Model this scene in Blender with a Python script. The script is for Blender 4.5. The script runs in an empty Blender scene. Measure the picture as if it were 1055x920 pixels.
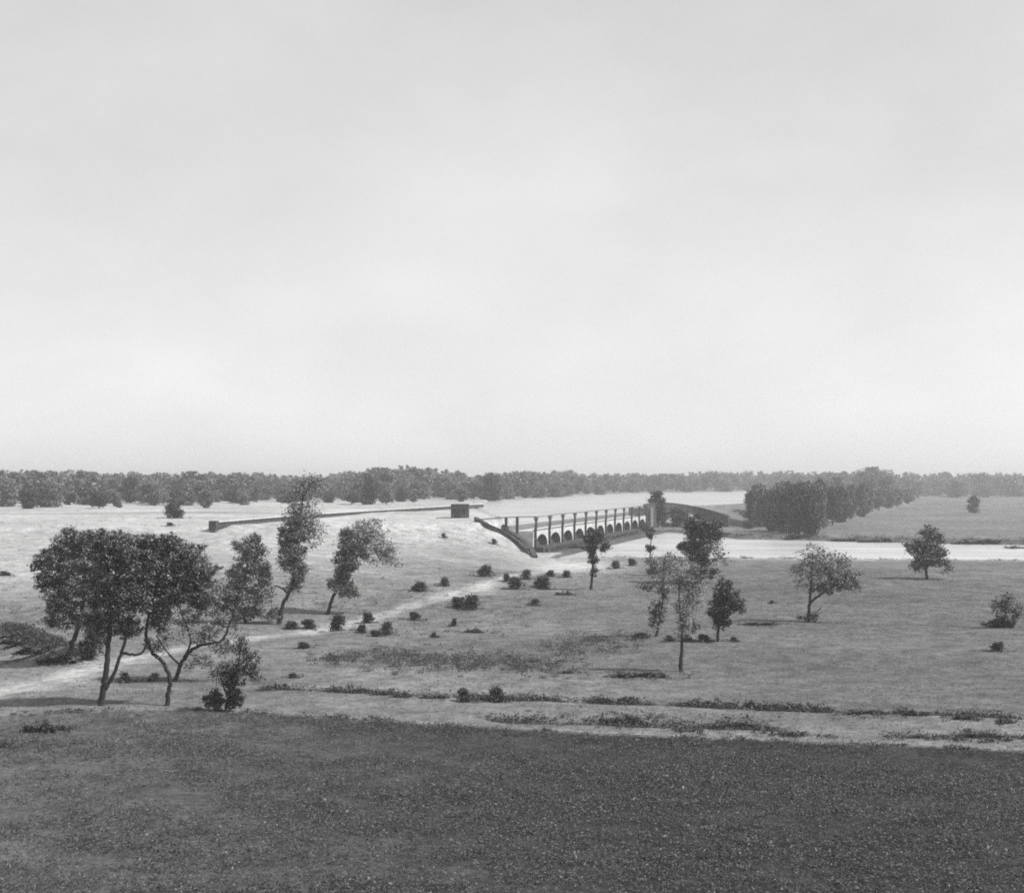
import bpy, math
import numpy as np
from mathutils import Vector

# ------------------------------------------------------------------ camera, sky, sun, exposure
S = bpy.context.scene
COL = S.collection
F, CX, CY, HZ, H = 1450.0, 527.5, 460.0, 495.0, 14.0      # focal length and horizon in photo pixels, eye height in metres
PITCH = math.atan((HZ - CY) / F)
cam = bpy.data.cameras.new('camera')
cam.sensor_fit = 'HORIZONTAL'
cam.sensor_width = 36.0
cam.lens = 36.0 * F / 1055.0
cam.clip_start = 0.5
cam.clip_end = 9000
camo = bpy.data.objects.new('camera', cam)
COL.objects.link(camo)
camo.location = (0, 0, H)
camo.rotation_euler = (math.pi / 2 + PITCH, 0, 0)
S.camera = camo

SUN_EL = math.radians(47)
sh = Vector((0.975, -0.22, 0)).normalized()
to_sun = Vector((sh.x * math.cos(SUN_EL), sh.y * math.cos(SUN_EL), math.sin(SUN_EL)))
sun = bpy.data.lights.new('sun', 'SUN')
sun.energy = 4.9
sun.angle = math.radians(0.55)
sun.color = (1.0, 0.995, 0.985)
suno = bpy.data.objects.new('sun', sun)
COL.objects.link(suno)
suno.location = (60, -20, 90)
suno.rotation_euler = to_sun.to_track_quat('Z', 'Y').to_euler()

W = bpy.data.worlds.new('World')
S.world = W
W.use_nodes = True
nt = W.node_tree
nt.nodes.clear()


def nd(t, kind, **kw):
    n = t.nodes.new(kind)
    for k, v in kw.items():
        setattr(n, k, v)
    return n


sky = nd(nt, 'ShaderNodeTexSky', sky_type='NISHITA', sun_disc=False)
sky.sun_elevation = SUN_EL
sky.sun_rotation = math.atan2(sh.x, sh.y)
sky.dust_density = 3.0
sky.air_density = 1.0
bw = nd(nt, 'ShaderNodeRGBToBW')
tc = nd(nt, 'ShaderNodeTexCoord')
mp = nd(nt, 'ShaderNodeMapping')
mp.inputs['Scale'].default_value = (1.6, 1.6, 3.0)
nz = nd(nt, 'ShaderNodeTexNoise')
nz.inputs['Scale'].default_value = 2.2
nz.inputs['Detail'].default_value = 5
nz.inputs['Roughness'].default_value = 0.55
mr = nd(nt, 'ShaderNodeMapRange')
mr.inputs['From Min'].default_value = 0.3
mr.inputs['From Max'].default_value = 0.7
mr.inputs['To Min'].default_value = 6.5       # thin high overcast, brighter and dimmer veils
mr.inputs['To Max'].default_value = 8.0
sx = nd(nt, 'ShaderNodeSeparateXYZ')
gr = nd(nt, 'ShaderNodeMapRange')
gr.inputs['From Min'].default_value = .05      # the veil is brightest low down, thinner overhead
gr.inputs['From Max'].default_value = .36
gr.inputs['To Min'].default_value = 1.2
gr.inputs['To Max'].default_value = .84
mlt = nd(nt, 'ShaderNodeMath', operation='MULTIPLY')
mxs = nd(nt, 'ShaderNodeMix', data_type='FLOAT')
mxs.inputs[0].default_value = 0.78
bg = nd(nt, 'ShaderNodeBackground')
bg.inputs['Strength'].default_value = 0.1
wo = nd(nt, 'ShaderNodeOutputWorld')
L = nt.links.new
L(sky.outputs[0], bw.inputs[0])
L(tc.outputs['Generated'], mp.inputs[0])
L(mp.outputs[0], nz.inputs['Vector'])
L(nz.outputs['Fac'], mr.inputs['Value'])
L(bw.outputs[0], mxs.inputs[2])
L(tc.outputs['Generated'], sx.inputs[0])
L(sx.outputs[2], gr.inputs['Value'])
L(mr.outputs[0], mlt.inputs[0])
L(gr.outputs[0], mlt.inputs[1])
L(mlt.outputs[0], mxs.inputs[3])
L(mxs.outputs[0], bg.inputs['Color'])
L(bg.outputs[0], wo.inputs[0])

vs = S.view_settings
vs.view_transform = 'Standard'
vs.look = 'None'
vs.exposure = 0.25
vs.gamma = 1.0
vs.use_curve_mapping = False
S.render.engine = 'CYCLES'
S.cycles.max_bounces = 5
S.cycles.diffuse_bounces = 2
S.cycles.glossy_bounces = 2
S.cycles.transmission_bounces = 2
S.cycles.volume_bounces = 0
S.cycles.use_denoising = False
S.cycles.filter_width = 1.9

# ------------------------------------------------------------------ terrain maths
RAISED = np.array([(-700, 125), (-120, 138), (-60, 140), (-17, 150), (-9, 178), (1, 214), (3.2, 244), (5.6, 254), (6.6, 262), (5.4, 272), (3.2, 277.5), (-.5, 279), (32.9, 401), (36.5, 411),
                   (47, 430), (62, 436), (84, 436), (122, 510), (215, 760), (380, 1300), (700, 4000), (-3500, 4000), (-3500, 125)], float)
PLATEAU = np.array([(-700, 225), (-120, 236), (-55, 250), (-22, 266), (-8.5, 269.5), (-4.8, 272), (-4.0, 276), (-4.6, 280), (29.0, 402), (34, 416), (45, 437),
                    (60, 446), (72, 452), (104, 512), (200, 770), (350, 1310), (650, 4000), (-3400, 4000), (-3400, 225)], float)
RIVER = np.array([(-.7, 279.5), (32.6, 400.5), (39, 430), (52, 450), (64, 458), (76, 480), (91, 530), (165, 850), (240, 1270), (85, 1040), (-12, 680),
                  (-14, 480), (-4, 330)], float)
CANAL = np.array([(6.5, 254), (8, 268), (43, 398), (49, 388), (57, 351), (76, 340), (97, 328), (116, 319), (156, 292), (240, 262),
                  (240, 215), (125, 236), (91, 249), (56, 253), (39, 256), (17, 260)], float)


def segdist(x, y, poly, closed=True):
    d = np.full(x.shape, 1e18)
    n = len(poly)
    for i in range(n if closed else n - 1):
        ax, ay = poly[i]
        bx, by = poly[(i + 1) % n]
        ex, ey = bx - ax, by - ay
        t = np.clip(((x - ax) * ex + (y - ay) * ey) / (ex * ex + ey * ey), 0, 1)
        d = np.minimum(d, (x - ax - t * ex) ** 2 + (y - ay - t * ey) ** 2)
    return np.sqrt(d)


def inside(x, y, poly):
    c = np.zeros(x.shape, bool)
    n = len(poly)
    for i in range(n):
        ax, ay = poly[i]
        bx, by = poly[(i + 1) % n]
        if ay == by:
            continue
        c ^= ((ay > y) != (by > y)) & (x < (bx - ax) * (y - ay) / (by - ay) + ax)
    return c


def sstep(a, b, v):
    t = np.clip((v - a) / (b - a), 0, 1)
    return t * t * (3 - 2 * t)


_rs = np.random.RandomState(5)
_waves = [(_rs.uniform(0, 6.28), 2 * math.pi / w, _rs.uniform(0, 6.28), a) for w, a in
          ((140, .22), (90, .2), (61, .14), (37, .1), (23, .07), (14, .05), (9, .035), (6, .025), (4.3, .02), (3.1, .015))]


def lumps(x, y):
    v = np.zeros(x.shape)
    for an, k, ph, a in _waves:
        v += a * np.sin(k * (x * math.cos(an) + y * math.sin(an)) + ph + 1.3 * np.sin(k * .6 * (y * math.cos(an) - x * math.sin(an)) + ph * 2))
    return v


def zones(x, y):
    ri, pi_ = inside(x, y, RAISED), inside(x, y, PLATEAU)
    dt, dc = segdist(x, y, RAISED), segdist(x, y, PLATEAU)
    t = np.where(pi_, 1.0, np.where(ri, dt / (dt + dc + 1e-6), 0.0))
    return t, segdist(x, y, RIVER), inside(x, y, RIVER), segdist(x, y, CANAL), inside(x, y, CANAL)


BORDER_PX = [(-260, 752), (-60, 746), (60, 741), (180, 737), (300, 741), (450, 750), (600, 757.5), (750, 766), (900, 773), (1060, 780.5), (1300, 792)]


def flat(px, py, z=0.0):
    v = (CY - py) / F
    fy = math.cos(PITCH) - v * math.sin(PITCH)
    fz = math.sin(PITCH) + v * math.cos(PITCH)
    s = (z - H) / fz
    return ((px - CX) / F * s, fy * s)


BORDER = np.array([flat(a, b) for a, b in BORDER_PX])
DITCH = np.array([flat(a, b) for a, b in [(520, 738), (620, 741), (700, 744), (790, 747)]])
DITCH2 = np.array([flat(a, b) for a, b in [(270, 711), (420, 715), (560, 719), (700, 724), (840, 730), (960, 735), (1060, 742), (1200, 752)]])
PATH = np.array([flat(a, b) for a, b in [(-200, 756), (-60, 727), (0, 713), (60, 700), (110, 689), (180, 673), (260, 657), (330, 646), (370, 636),
                                         (420, 622), (480, 608), (550, 593), (615, 582.5), (690, 577)]])
GULLY = np.array([flat(a, b) for a, b in [(-60, 640), (12, 655), (38, 668), (72, 684)]])


def height(x, y):
    x = np.asarray(x, float)
    y = np.asarray(y, float)
    t, dr, ir, dcn, ic = zones(x, y)
    z = 6.0 * (t ** 1.25)
    far = sstep(480, 640, y) * t
    z = z * (1 - far) + 5.4 * far
    wav = lumps(x, y) * np.clip(y / 150, .35, 1.0)
    near_bank = np.clip(np.minimum(dcn, dr) / 12, 0, 1)
    z = z + wav * near_bank * (0.55 + .45 * (1 - t))
    z = np.where(ir, z - 3.5 * sstep(0, 7, dr), z)
    z = np.where(ir | (dr > 6), z, z + (5.4 - z) * (1 - sstep(0, 6, dr)) * (t > .98))
    z = np.where(ic, -0.32 - 1.5 * sstep(0, 5, dcn), z)
    z = z + .35 * np.exp(-((dcn - 2.5) / 2.2) ** 2) * (~ic) * (y > 300) * (x > 45)
    z = z - .45 * np.exp(-(segdist(x, y, DITCH, False) / 1.1) ** 2)
    z = z - .22 * np.exp(-(segdist(x, y, DITCH2, False) / .8) ** 2)
    z = np.where((segdist(x, y, np.array([(-2, 281), (30.5, 400)]), False) < 5) & (t > 0), np.minimum(z, 4.2), z)
    dg = segdist(x, y, GULLY, False)
    z = z + 1.1 * np.exp(-((dg) / 2.0) ** 2) * sstep(-18, -30, x)
    db = segdist(x, y, BORDER, False)
    z = z + .22 * np.exp(-((db - .5) / .7) ** 2)
    z = z - .05 * np.exp(-(segdist(x, y, PATH, False) / 1.4) ** 2)
    return z


def hz(x, y):
    return float(height(np.array([x], float), np.array([y], float))[0])


def at(px, py):
    """the point of the ground that a photo pixel shows"""
    v = (CY - py) / F
    fy = math.cos(PITCH) - v * math.sin(PITCH)
    fz = math.sin(PITCH) + v * math.cos(PITCH)
    s = np.geomspace(25, 2500, 2600)
    X, Y, Z = (px - CX) / F * s, fy * s, H + fz * s
    g = height(X, Y)
    k = np.nonzero(Z <= g)[0]
    i = k[0] if len(k) else len(s) - 1
    return float(X[i]), float(Y[i]), float(g[i])


# ------------------------------------------------------------------ helpers
def mesh_from(name, v, faces, mat=None, smooth=False):
    me = bpy.data.meshes.new(name)
    me.from_pydata([tuple(p) for p in v], [], faces)
    if mat:
        me.materials.append(mat)
    if smooth:
        me.polygons.foreach_set('use_smooth', np.ones(len(me.polygons), bool))
    me.update()
    return me


def quad_mesh(name, v, mat, smooth=False, quads=None):
    """v (n,4,3) loose quads, or v (n,3) with quads (m,4)"""
    if quads is None:
        v = v.reshape(-1, 3)
        quads = np.arange(len(v)).reshape(-1, 4)
    n, m = len(v), len(quads)
    me = bpy.data.meshes.new(name)
    me.vertices.add(n)
    me.vertices.foreach_set('co', np.ascontiguousarray(v, np.float32).ravel())
    me.loops.add(m * 4)
    me.loops.foreach_set('vertex_index', np.ascontiguousarray(quads, np.int32).ravel())
    me.polygons.add(m)
    me.polygons.foreach_set('loop_start', np.arange(0, 4 * m, 4, dtype=np.int32))
    me.polygons.foreach_set('use_smooth', np.full(m, smooth))
    me.materials.append(mat)
    me.update(calc_edges=True)
    return me


def link(name, me, parent=None, loc=(0, 0, 0)):
    o = bpy.data.objects.new(name, me)
    COL.objects.link(o)
    o.location = loc
    if parent:
        o.parent = parent
    return o


def tag(o, label=None, cat=None, group=None, kind=None):
    for k, v in (('label', label), ('category', cat), ('group', group), ('kind', kind)):
        if v:
            o[k] = v
    return o


class MB:
    def __init__(s):
        s.v, s.f = [], []

    def add(s, v, f):
        n = len(s.v)
        s.v += [tuple(map(float, p)) for p in v]
        s.f += [tuple(i + n for i in q) for q in f]

    def box(s, c, ux, uy, hx, hy, z0, z1, top=1.0):
        c, ux, uy = np.array(c[:2], float), np.array(ux, float), np.array(uy, float)
        vs_ = []
        for z, k in ((z0, 1.0), (z1, top)):
            for a, b in ((-1, -1), (1, -1), (1, 1), (-1, 1)):
                p = c + ux * hx * a * k + uy * hy * b * k
                vs_.append((p[0], p[1], z))
        s.add(vs_, [(0, 3, 2, 1), (4, 5, 6, 7), (0, 1, 5, 4), (1, 2, 6, 5), (2, 3, 7, 6), (3, 0, 4, 7)])

    def ribbon(s, pts, th, up, down, down_abs=None):
        """a wall along 3-D points: thickness th, from up above to down below each point"""
        P = np.array(pts, float)
        T = np.gradient(P[:, :2], axis=0)
        T /= np.linalg.norm(T, axis=1)[:, None]
        N = np.stack([-T[:, 1], T[:, 0]], 1)
        rows = []
        for p, n in zip(P, N):
            lo = down_abs if down_abs is not None else p[2] - down
            a, b = p[:2] + n * th / 2, p[:2] - n * th / 2
            rows.append([(a[0], a[1], lo), (b[0], b[1], lo), (b[0], b[1], p[2] + up), (a[0], a[1], p[2] + up)])
        v = [q for r in rows for q in r]
        f = []
        for i in range(len(rows) - 1):
            k = 4 * i
            for j in range(4):
                f.append((k + j, k + (j + 1) % 4, k + 4 + (j + 1) % 4, k + 4 + j))
        f += [(3, 2, 1, 0), tuple(4 * (len(rows) - 1) + j for j in range(4))]
        s.add(v, f)

    def tube(s, pts, radii, n=7):
        P = np.array(pts, float)
        R = np.array(radii, float)
        T = np.gradient(P, axis=0)
        T /= np.linalg.norm(T, axis=1)[:, None] + 1e-9
        rows = []
        a = np.arange(n) * 2 * math.pi / n
        for p, t, r in zip(P, T, R):
            u = np.cross(t, (0.3, 1, 0.1))
            u /= np.linalg.norm(u)
            w = np.cross(t, u)
            rows.append(p + r * (np.cos(a)[:, None] * u + np.sin(a)[:, None] * w))
        v = np.concatenate(rows)
        f = []
        for i in range(len(P) - 1):
            for j in range(n):
                f.append((i * n + j, i * n + (j + 1) % n, (i + 1) * n + (j + 1) % n, (i + 1) * n + j))
        f.append(tuple(range(n))[::-1])
        f.append(tuple((len(P) - 1) * n + j for j in range(n)))
        s.add(v, f)

    def build(s, name, mat, parent=None, smooth=False, loc=(0, 0, 0)):
        me = mesh_from(name, s.v, s.f, mat, smooth)
        return link(name, me, parent, loc)


def smooth_line(pts, k=6):
    P = np.array(pts, float)
    if len(P) < 3:
        t = np.linspace(0, 1, k + 1)[:, None]
        return P[0] * (1 - t) + P[-1] * t
    Q = np.vstack([2 * P[0] - P[1], P, 2 * P[-1] - P[-2]])
    out = []
    for i in range(1, len(Q) - 2):
        for t in np.arange(k) / k:
            a, b, c, d = Q[i - 1], Q[i], Q[i + 1], Q[i + 2]
            out.append(.5 * (2 * b + (c - a) * t + (2 * a - 5 * b + 4 * c - d) * t * t + (3 * b - a - 3 * c + d) * t ** 3))
    out.append(P[-1])
    return np.array(out)


# ------------------------------------------------------------------ materials (the photograph is black and white: greys)
def new_mat(name):
    m = bpy.data.materials.new(name)
    m.use_nodes = True
    t = m.node_tree
    b = t.nodes['Principled BSDF']
    return m, t, b


def noisy(name, lo, hi, scale, rough=0.9, detail=6, bump=0.0, coord='Object', spec=0.2):
    m, t, b = new_mat(name)
    c = nd(t, 'ShaderNodeTexCoord')
    n = nd(t, 'ShaderNodeTexNoise')
    n.inputs['Scale'].default_value = scale
    n.inputs['Detail'].default_value = detail
    n.inputs['Roughness'].default_value = .65
    r = nd(t, 'ShaderNodeMapRange')
    r.inputs['From Min'].default_value = .3
    r.inputs['From Max'].default_value = .7
    r.inputs['To Min'].default_value = lo
    r.inputs['To Max'].default_value = hi
    t.links.new(c.outputs[coord], n.inputs['Vector'])
    t.links.new(n.outputs['Fac'], r.inputs['Value'])
    t.links.new(r.outputs[0], b.inputs['Base Color'])
    b.inputs['Roughness'].default_value = rough
    b.inputs['Specular IOR Level'].default_value = spec
    if bump:
        bp = nd(t, 'ShaderNodeBump')
        bp.inputs['Strength'].default_value = bump
        t.links.new(n.outputs['Fac'], bp.inputs['Height'])
        t.links.new(bp.outputs[0], b.inputs['Normal'])
    return m


def leaf_mat(name, lo, hi, trans=0.35, skew=2.0):
    m, t, b = new_mat(name)
    c = nd(t, 'ShaderNodeNewGeometry')
    pw = nd(t, 'ShaderNodeMath', operation='POWER')
    pw.inputs[1].default_value = skew
    t.links.new(c.outputs['Random Per Island'], pw.inputs[0])
    r = nd(t, 'ShaderNodeMapRange')
    r.inputs['To Min'].default_value = lo
    r.inputs['To Max'].default_value = hi
    t.links.new(pw.outputs[0], r.inputs['Value'])
    t.links.new(r.outputs[0], b.inputs['Base Color'])
    b.inputs['Roughness'].default_value = .6
    b.inputs['Specular IOR Level'].default_value = .25
    tr = nd(t, 'ShaderNodeBsdfTranslucent')
    t.links.new(r.outputs[0], tr.inputs['Color'])
    mx = nd(t, 'ShaderNodeMixShader')
    mx.inputs[0].default_value = trans
    o = t.nodes['Material Output']
    t.links.new(b.outputs[0], mx.inputs[1])
    t.links.new(tr.outputs[0], mx.inputs[2])
    t.links.new(mx.outputs[0], o.inputs[0])
    return m


M_LEAF = leaf_mat('foliage', .025, .33, .12)
M_SOFT = leaf_mat('soft_foliage', .05, .38, .25, 1.5)
M_DARK = leaf_mat('dark_foliage', .015, .13, .1)
M_PALE = leaf_mat('pale_foliage', .12, .24, .4)
M_FAR = leaf_mat('haze_lightened_foliage', .09, .24, .2, 1.3)  # leaves lightened so part of the distance haze sits in their colour
M_CROP = leaf_mat('crop_leaves', .02, .19, .12, 2.6)
M_DRY = leaf_mat('dry_grass', .05, .16, .3)
M_REED = leaf_mat('reed_leaves', .04, .12, .3)
M_BARK = noisy('bark', .015, .045, 9, .95, bump=.4)
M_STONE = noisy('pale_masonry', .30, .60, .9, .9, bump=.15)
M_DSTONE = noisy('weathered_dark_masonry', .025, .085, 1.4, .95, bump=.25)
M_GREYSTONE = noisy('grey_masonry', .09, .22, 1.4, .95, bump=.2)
M_IRON = noisy('weathered_timber', .07, .14, 3, .7)
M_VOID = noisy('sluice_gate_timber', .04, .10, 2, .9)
M_WALL = noisy('hut_plaster', .05, .10, .8, .95)
M_ROOF = noisy('limewashed_roof', .5, .68, .8, .9)
M_WOOD = noisy('dark_door_wood', .02, .05, 5, .8)


def ground_mat():
    m, t, b = new_mat('ground_soil_and_grass')
    c = nd(t, 'ShaderNodeTexCoord')
    a = nd(t, 'ShaderNodeAttribute', attribute_name='tone')
    a2 = nd(t, 'ShaderNodeAttribute', attribute_name='mottle')
    prod = a.outputs['Fac']
    for sc, lo, hi, det in ((.035, .78, 1.22, 5), (.45, .7, 1.3, 5), (2.6, .66, 1.34, 5)):
        n = nd(t, 'ShaderNodeTexNoise')
        n.inputs['Scale'].default_value = sc
        n.inputs['Detail'].default_value = det
        n.inputs['Roughness'].default_value = .62
        t.links.new(c.outputs['Object'], n.inputs['Vector'])
        r = nd(t, 'ShaderNodeMapRange')
        r.clamp = False
        r.inputs['From Min'].default_value = .32
        r.inputs['From Max'].default_value = .68
        r.inputs['To Min'].default_value = lo
        r.inputs['To Max'].default_value = hi
        t.links.new(n.outputs['Fac'], r.inputs['Value'])
        # mottle scales how strong the blotches are
        mx = nd(t, 'ShaderNodeMix', data_type='FLOAT')
        mx.inputs[2].default_value = 1.0
        t.links.new(a2.outputs['Fac'], mx.inputs[0])
        t.links.new(r.outputs[0], mx.inputs[3])
        ml = nd(t, 'ShaderNodeMath', operation='MULTIPLY')
        t.links.new(prod, ml.inputs[0])
        t.links.new(mx.outputs[0], ml.inputs[1])
        prod = ml.outputs[0]
    t.links.new(prod, b.inputs['Base Color'])
    b.inputs['Roughness'].default_value = 1.0
    b.inputs['Specular IOR Level'].default_value = .05
    n = nd(t, 'ShaderNodeTexNoise')
    n.inputs['Scale'].default_value = 3.5
    n.inputs['Detail'].default_value = 5
    t.links.new(c.outputs['Object'], n.inputs['Vector'])
    bp = nd(t, 'ShaderNodeBump')
    bp.inputs['Strength'].default_value = .5
    bp.inputs['Distance'].default_value = .12
    t.links.new(n.outputs['Fac'], bp.inputs['Height'])
    t.links.new(bp.outputs[0], b.inputs['Normal'])
    return m


def water_mat(name, base):
    m, t, b = new_mat(name)
    b.inputs['Base Color'].default_value = (base, base, base, 1)
    b.inputs['Roughness'].default_value = .3
    cc = nd(t, 'ShaderNodeTexCoord')
    mm = nd(t, 'ShaderNodeMapping')
    mm.inputs['Scale'].default_value = (.03, .12, 1)
    sn = nd(t, 'ShaderNodeTexNoise')
    sn.inputs['Scale'].default_value = 1.0
    sn.inputs['Detail'].default_value = 6
    rn = nd(t, 'ShaderNodeMapRange')
    rn.inputs['From Min'].default_value = .3
    rn.inputs['From Max'].default_value = .7
    rn.inputs['To Min'].default_value = base * .62
    rn.inputs['To Max'].default_value = base * 1.1
    t.links.new(cc.outputs['Object'], mm.inputs[0])
    t.links.new(mm.outputs[0], sn.inputs['Vector'])
    t.links.new(sn.outputs['Fac'], rn.inputs['Value'])
    t.links.new(rn.outputs[0], b.inputs['Base Color'])
    b.inputs['IOR'].default_value = 1.33
    b.inputs['Specular IOR Level'].default_value = .5
    c = nd(t, 'ShaderNodeTexCoord')
    n = nd(t, 'ShaderNodeTexNoise')
    n.inputs['Scale'].default_value = .8
    n.inputs['Detail'].default_value = 3
    t.links.new(c.outputs['Object'], n.inputs['Vector'])
    bp = nd(t, 'ShaderNodeBump')
    bp.inputs['Strength'].default_value = .06
    bp.inputs['Distance'].default_value = .05
    t.links.new(n.outputs['Fac'], bp.inputs['Height'])
    t.links.new(bp.outputs[0], b.inputs['Normal'])
    return m


# ------------------------------------------------------------------ ground
def build_ground():
    ys = np.concatenate([np.linspace(-40, 28, 18)[:-1], np.geomspace(28, 60, 60)[:-1], np.geomspace(60, 520, 620)[:-1], np.geomspace(520, 3000, 130)])
    an = np.concatenate([np.linspace(-58, -22, 40)[:-1], np.linspace(-22, 22, 420), np.linspace(22, 58, 40)[1:]])
    tn = np.tan(np.radians(an))
    Y, Tn = np.meshgrid(ys, tn, indexing='ij')
    X = Tn * np.maximum(Y, 45)
    x, y = X.ravel(), Y.ravel()
    z = height(x, y)
    t, dr, ir, dcn, ic = zones(x, y)
    rng = np.random.RandomState(3)
    wv = lumps(x * 1.7 + 40, y * .9 - 13) * 1.6
    tone = np.full(x.shape, .14)
    mott = np.full(x.shape, 1.0)

    def mixin(v, w):
        return tone * (1 - w) + v * w
    # pale sandy rise and river flats on the left
    tone = mixin(.285, np.clip(t * 2.4 + wv * .25, 0, 1) * (y < 700))
    tone = mixin(.34, sstep(.75, 1, t) * sstep(80, -20, x) * (y < 560))
    tone = mixin(.22, sstep(560, 800, y) * t)
    # right embankment and the far field right of the canal
    rf = sstep(48, 70, x) * (y > 300)
    tone = mixin(.135, rf)
    # mid plain darkens to the right a little: grassier
    g = sstep(-6, 30, x) * (y < 258) * (y > 84)
    tone = mixin(.108, g * .9 * sstep(262, 170, y) + g * .35 * sstep(170, 262, y))
    # sandy shore at the sluice foot
    sx, sy = flat(585, 586)
    tone = mixin(.38, np.exp(-(((x - 9) / 8) ** 2 + ((y - 236) / 26) ** 2)) * (~ic))
    # canal margins
    tone = mixin(.27, np.exp(-(dcn / 4.5) ** 2) * (y < 300) * (~ic))
    tone = mixin(.10, np.exp(-(dcn / 2.2) ** 2) * (y > 300) * (x > 46))
    tone = mixin(.09, ic.astype(float))
    tone = mixin(.07, np.exp(-(segdist(x, y, np.array([(9.5, 279), (41.5, 397)]), False) / 4.5) ** 4))
    # path
    dp = segdist(x, y, PATH, False)
    pw = 1.0 + .4 * np.sin(y * .15)
    tone = mixin(.33, (.7 + .2 * np.sin(x * .9 + y * .23)) * np.exp(-(dp / (pw * 2.1)) ** 2) * sstep(12, -4, x))
    tone = mixin(.38, .3 * np.exp(-((dp - .7) / .35) ** 2) * sstep(12, -4, x))
    # darker strip across the left flats
    dk = segdist(x, y, np.array([flat(-200, 531, 5.6), flat(130, 531.5, 5.6), flat(250, 530.5, 5.6)]), False)
    tone = mixin(.19, .8 * np.exp(-(dk / 10) ** 2))
    # weedy patches in the plain; the border hollow's shading is painted in too
    for (a, b), rx, ry in ((flat(440, 676), 7, 6), (flat(540, 682), 8, 6), (flat(600, 665), 8, 7), (flat(690, 744), 8, 2.6), (flat(1040, 700), 5, 14)):
        tone = mixin(.085, .65 * np.exp(-(((x - a) / rx) ** 2 + ((y - b) / ry) ** 2)))
    dd = segdist(x, y, DITCH2, False)
    tone = mixin(.13, .55 * np.exp(-(dd / .7) ** 2))
    dd = segdist(x, y, DITCH, False)
    tone = mixin(.12, .6 * np.exp(-(dd / 1.1) ** 2))
    # ploughed, cropped field in front of the border, and the pale trodden strip along it
    bx = np.interp(x, BORDER[:, 0], BORDER[:, 1])
    leftfade = sstep(-.42, .12, x / np.maximum(y, 20))
    fld = sstep(.5, -.5, y - bx + .4 * (1 - leftfade) * lumps(x * 9, y * 9))
    tone = mixin(.22, (.15 + .85 * leftfade) * np.exp(-((y - bx - .9) / .75) ** 2))
    tone = mixin(.09 - .052 * leftfade, fld)
    att = tone.clip(.02, .7)
    n0, n1 = Y.shape
    idx = np.arange(n0 * n1).reshape(n0, n1)
    q = np.stack([idx[:-1, :-1], idx[:-1, 1:], idx[1:, 1:], idx[1:, :-1]], -1).reshape(-1, 4)
    me = quad_mesh('ground', np.stack([x, y, z], 1), ground_mat(), True, q)
    a = me.attributes.new('tone', 'FLOAT', 'POINT')
    a.data.foreach_set('value', att.astype(np.float32))
    a = me.attributes.new('mottle', 'FLOAT', 'POINT')
    a.data.foreach_set('value', mott.astype(np.float32))
    tag(link('ground', me), kind='structure')


build_ground()


def sheet(name, poly, z, mat, grow=2.0):
    P = np.array(poly, float)
    me = mesh_from(name, [(a, b, z) for a, b in P], [tuple(range(len(P)))], mat)
    o = link(name, me)
    tag(o, kind='structure')
    return o


WM = water_mat('silty_water', .44)
sheet('river_water', RIVER, 4.75, water_mat('river_silt_water', .40))
sheet('canal_water', CANAL, -.55, WM)

# haze: one closed box of even air round camera and scene
hb = MB()
hb.box((0, 1500), (1, 0), (0, 1), 5200, 1560, -6, 34)
m = bpy.data.materials.new('hazy_air')
m.use_nodes = True
t = m.node_tree
t.nodes.clear()
pv = nd(t, 'ShaderNodeVolumePrincipled')
pv.inputs['Color'].default_value = (.9, .9, .9, 1)
pv.inputs['Density'].default_value = .0004
pv.inputs['Anisotropy'].default_value = .2
ou = nd(t, 'ShaderNodeOutputMaterial')
t.links.new(pv.outputs[0], ou.inputs['Volume'])
tag(hb.build('haze', m), kind='stuff')

# ------------------------------------------------------------------ the sluice bridge
A0, B0 = np.array((3.4, 278.0)), np.array((36.9, 400.0))
DIRv = (B0 - A0) / np.linalg.norm(B0 - A0)
NRM = np.array((DIRv[1], -DIRv[0]))            # downstream side, towards the canal
LEN = float(np.linalg.norm(B0 - A0))
NB = 11
BAY = LEN / NB


def reg(s, o=0.0):
    return A0 + DIRv * s + NRM * o


br = link('sluice_bridge', None, None, (float(A0[0]), float(A0[1]), 0))
tag(br, 'long arched masonry sluice bridge with a row of tall posts between river and canal', 'bridge')


def bpart(mb, name, mat, parent=br):
    o = mb.build(name, mat, parent)
    if parent is br:
        o.matrix_parent_inverse = br.matrix_basis.inverted() if False else o.matrix_parent_inverse
        o.location = (-float(A0[0]), -float(A0[1]), 0)
    return o


def arch_wall():
    mb = MB()
    th0, th1 = 0.0, 1.1
    zt, z0 = 4.0, .9
    for k in range(NB):
        s0, s1 = k * BAY, (k + 1) * BAY
        c, r, spring = (s0 + s1) / 2, BAY * .40, 1.3
        n = 14
        an = np.linspace(math.pi, 0, n + 1)
        prof = [(c - r, z0)] + [(c + r * math.cos(a), spring + 1.95 * math.sin(a)) for a in an] + [(c + r, z0)]
        outer = [(s0, z0)] + [(s0 + (s1 - s0) * (i / n), zt) for i in range(n + 1)] + [(s1, z0)]
        for o in (th0, th1):
            v = [(*reg(s, o), z) for s, z in prof] + [(*reg(s, o), z) for s, z in outer]
            m_ = len(prof)
            f = [(i, i + 1, m_ + i + 1, m_ + i) for i in range(m_ - 1)]
            f = [q if o == th0 else q[::-1] for q in f]
            mb.add(v, f)
    v = [(*reg(0, th0), zt), (*reg(LEN, th0), zt), (*reg(LEN, th1), zt), (*reg(0, th1), zt)]
    mb.add(v, [(0, 1, 2, 3)])
    return mb


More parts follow.
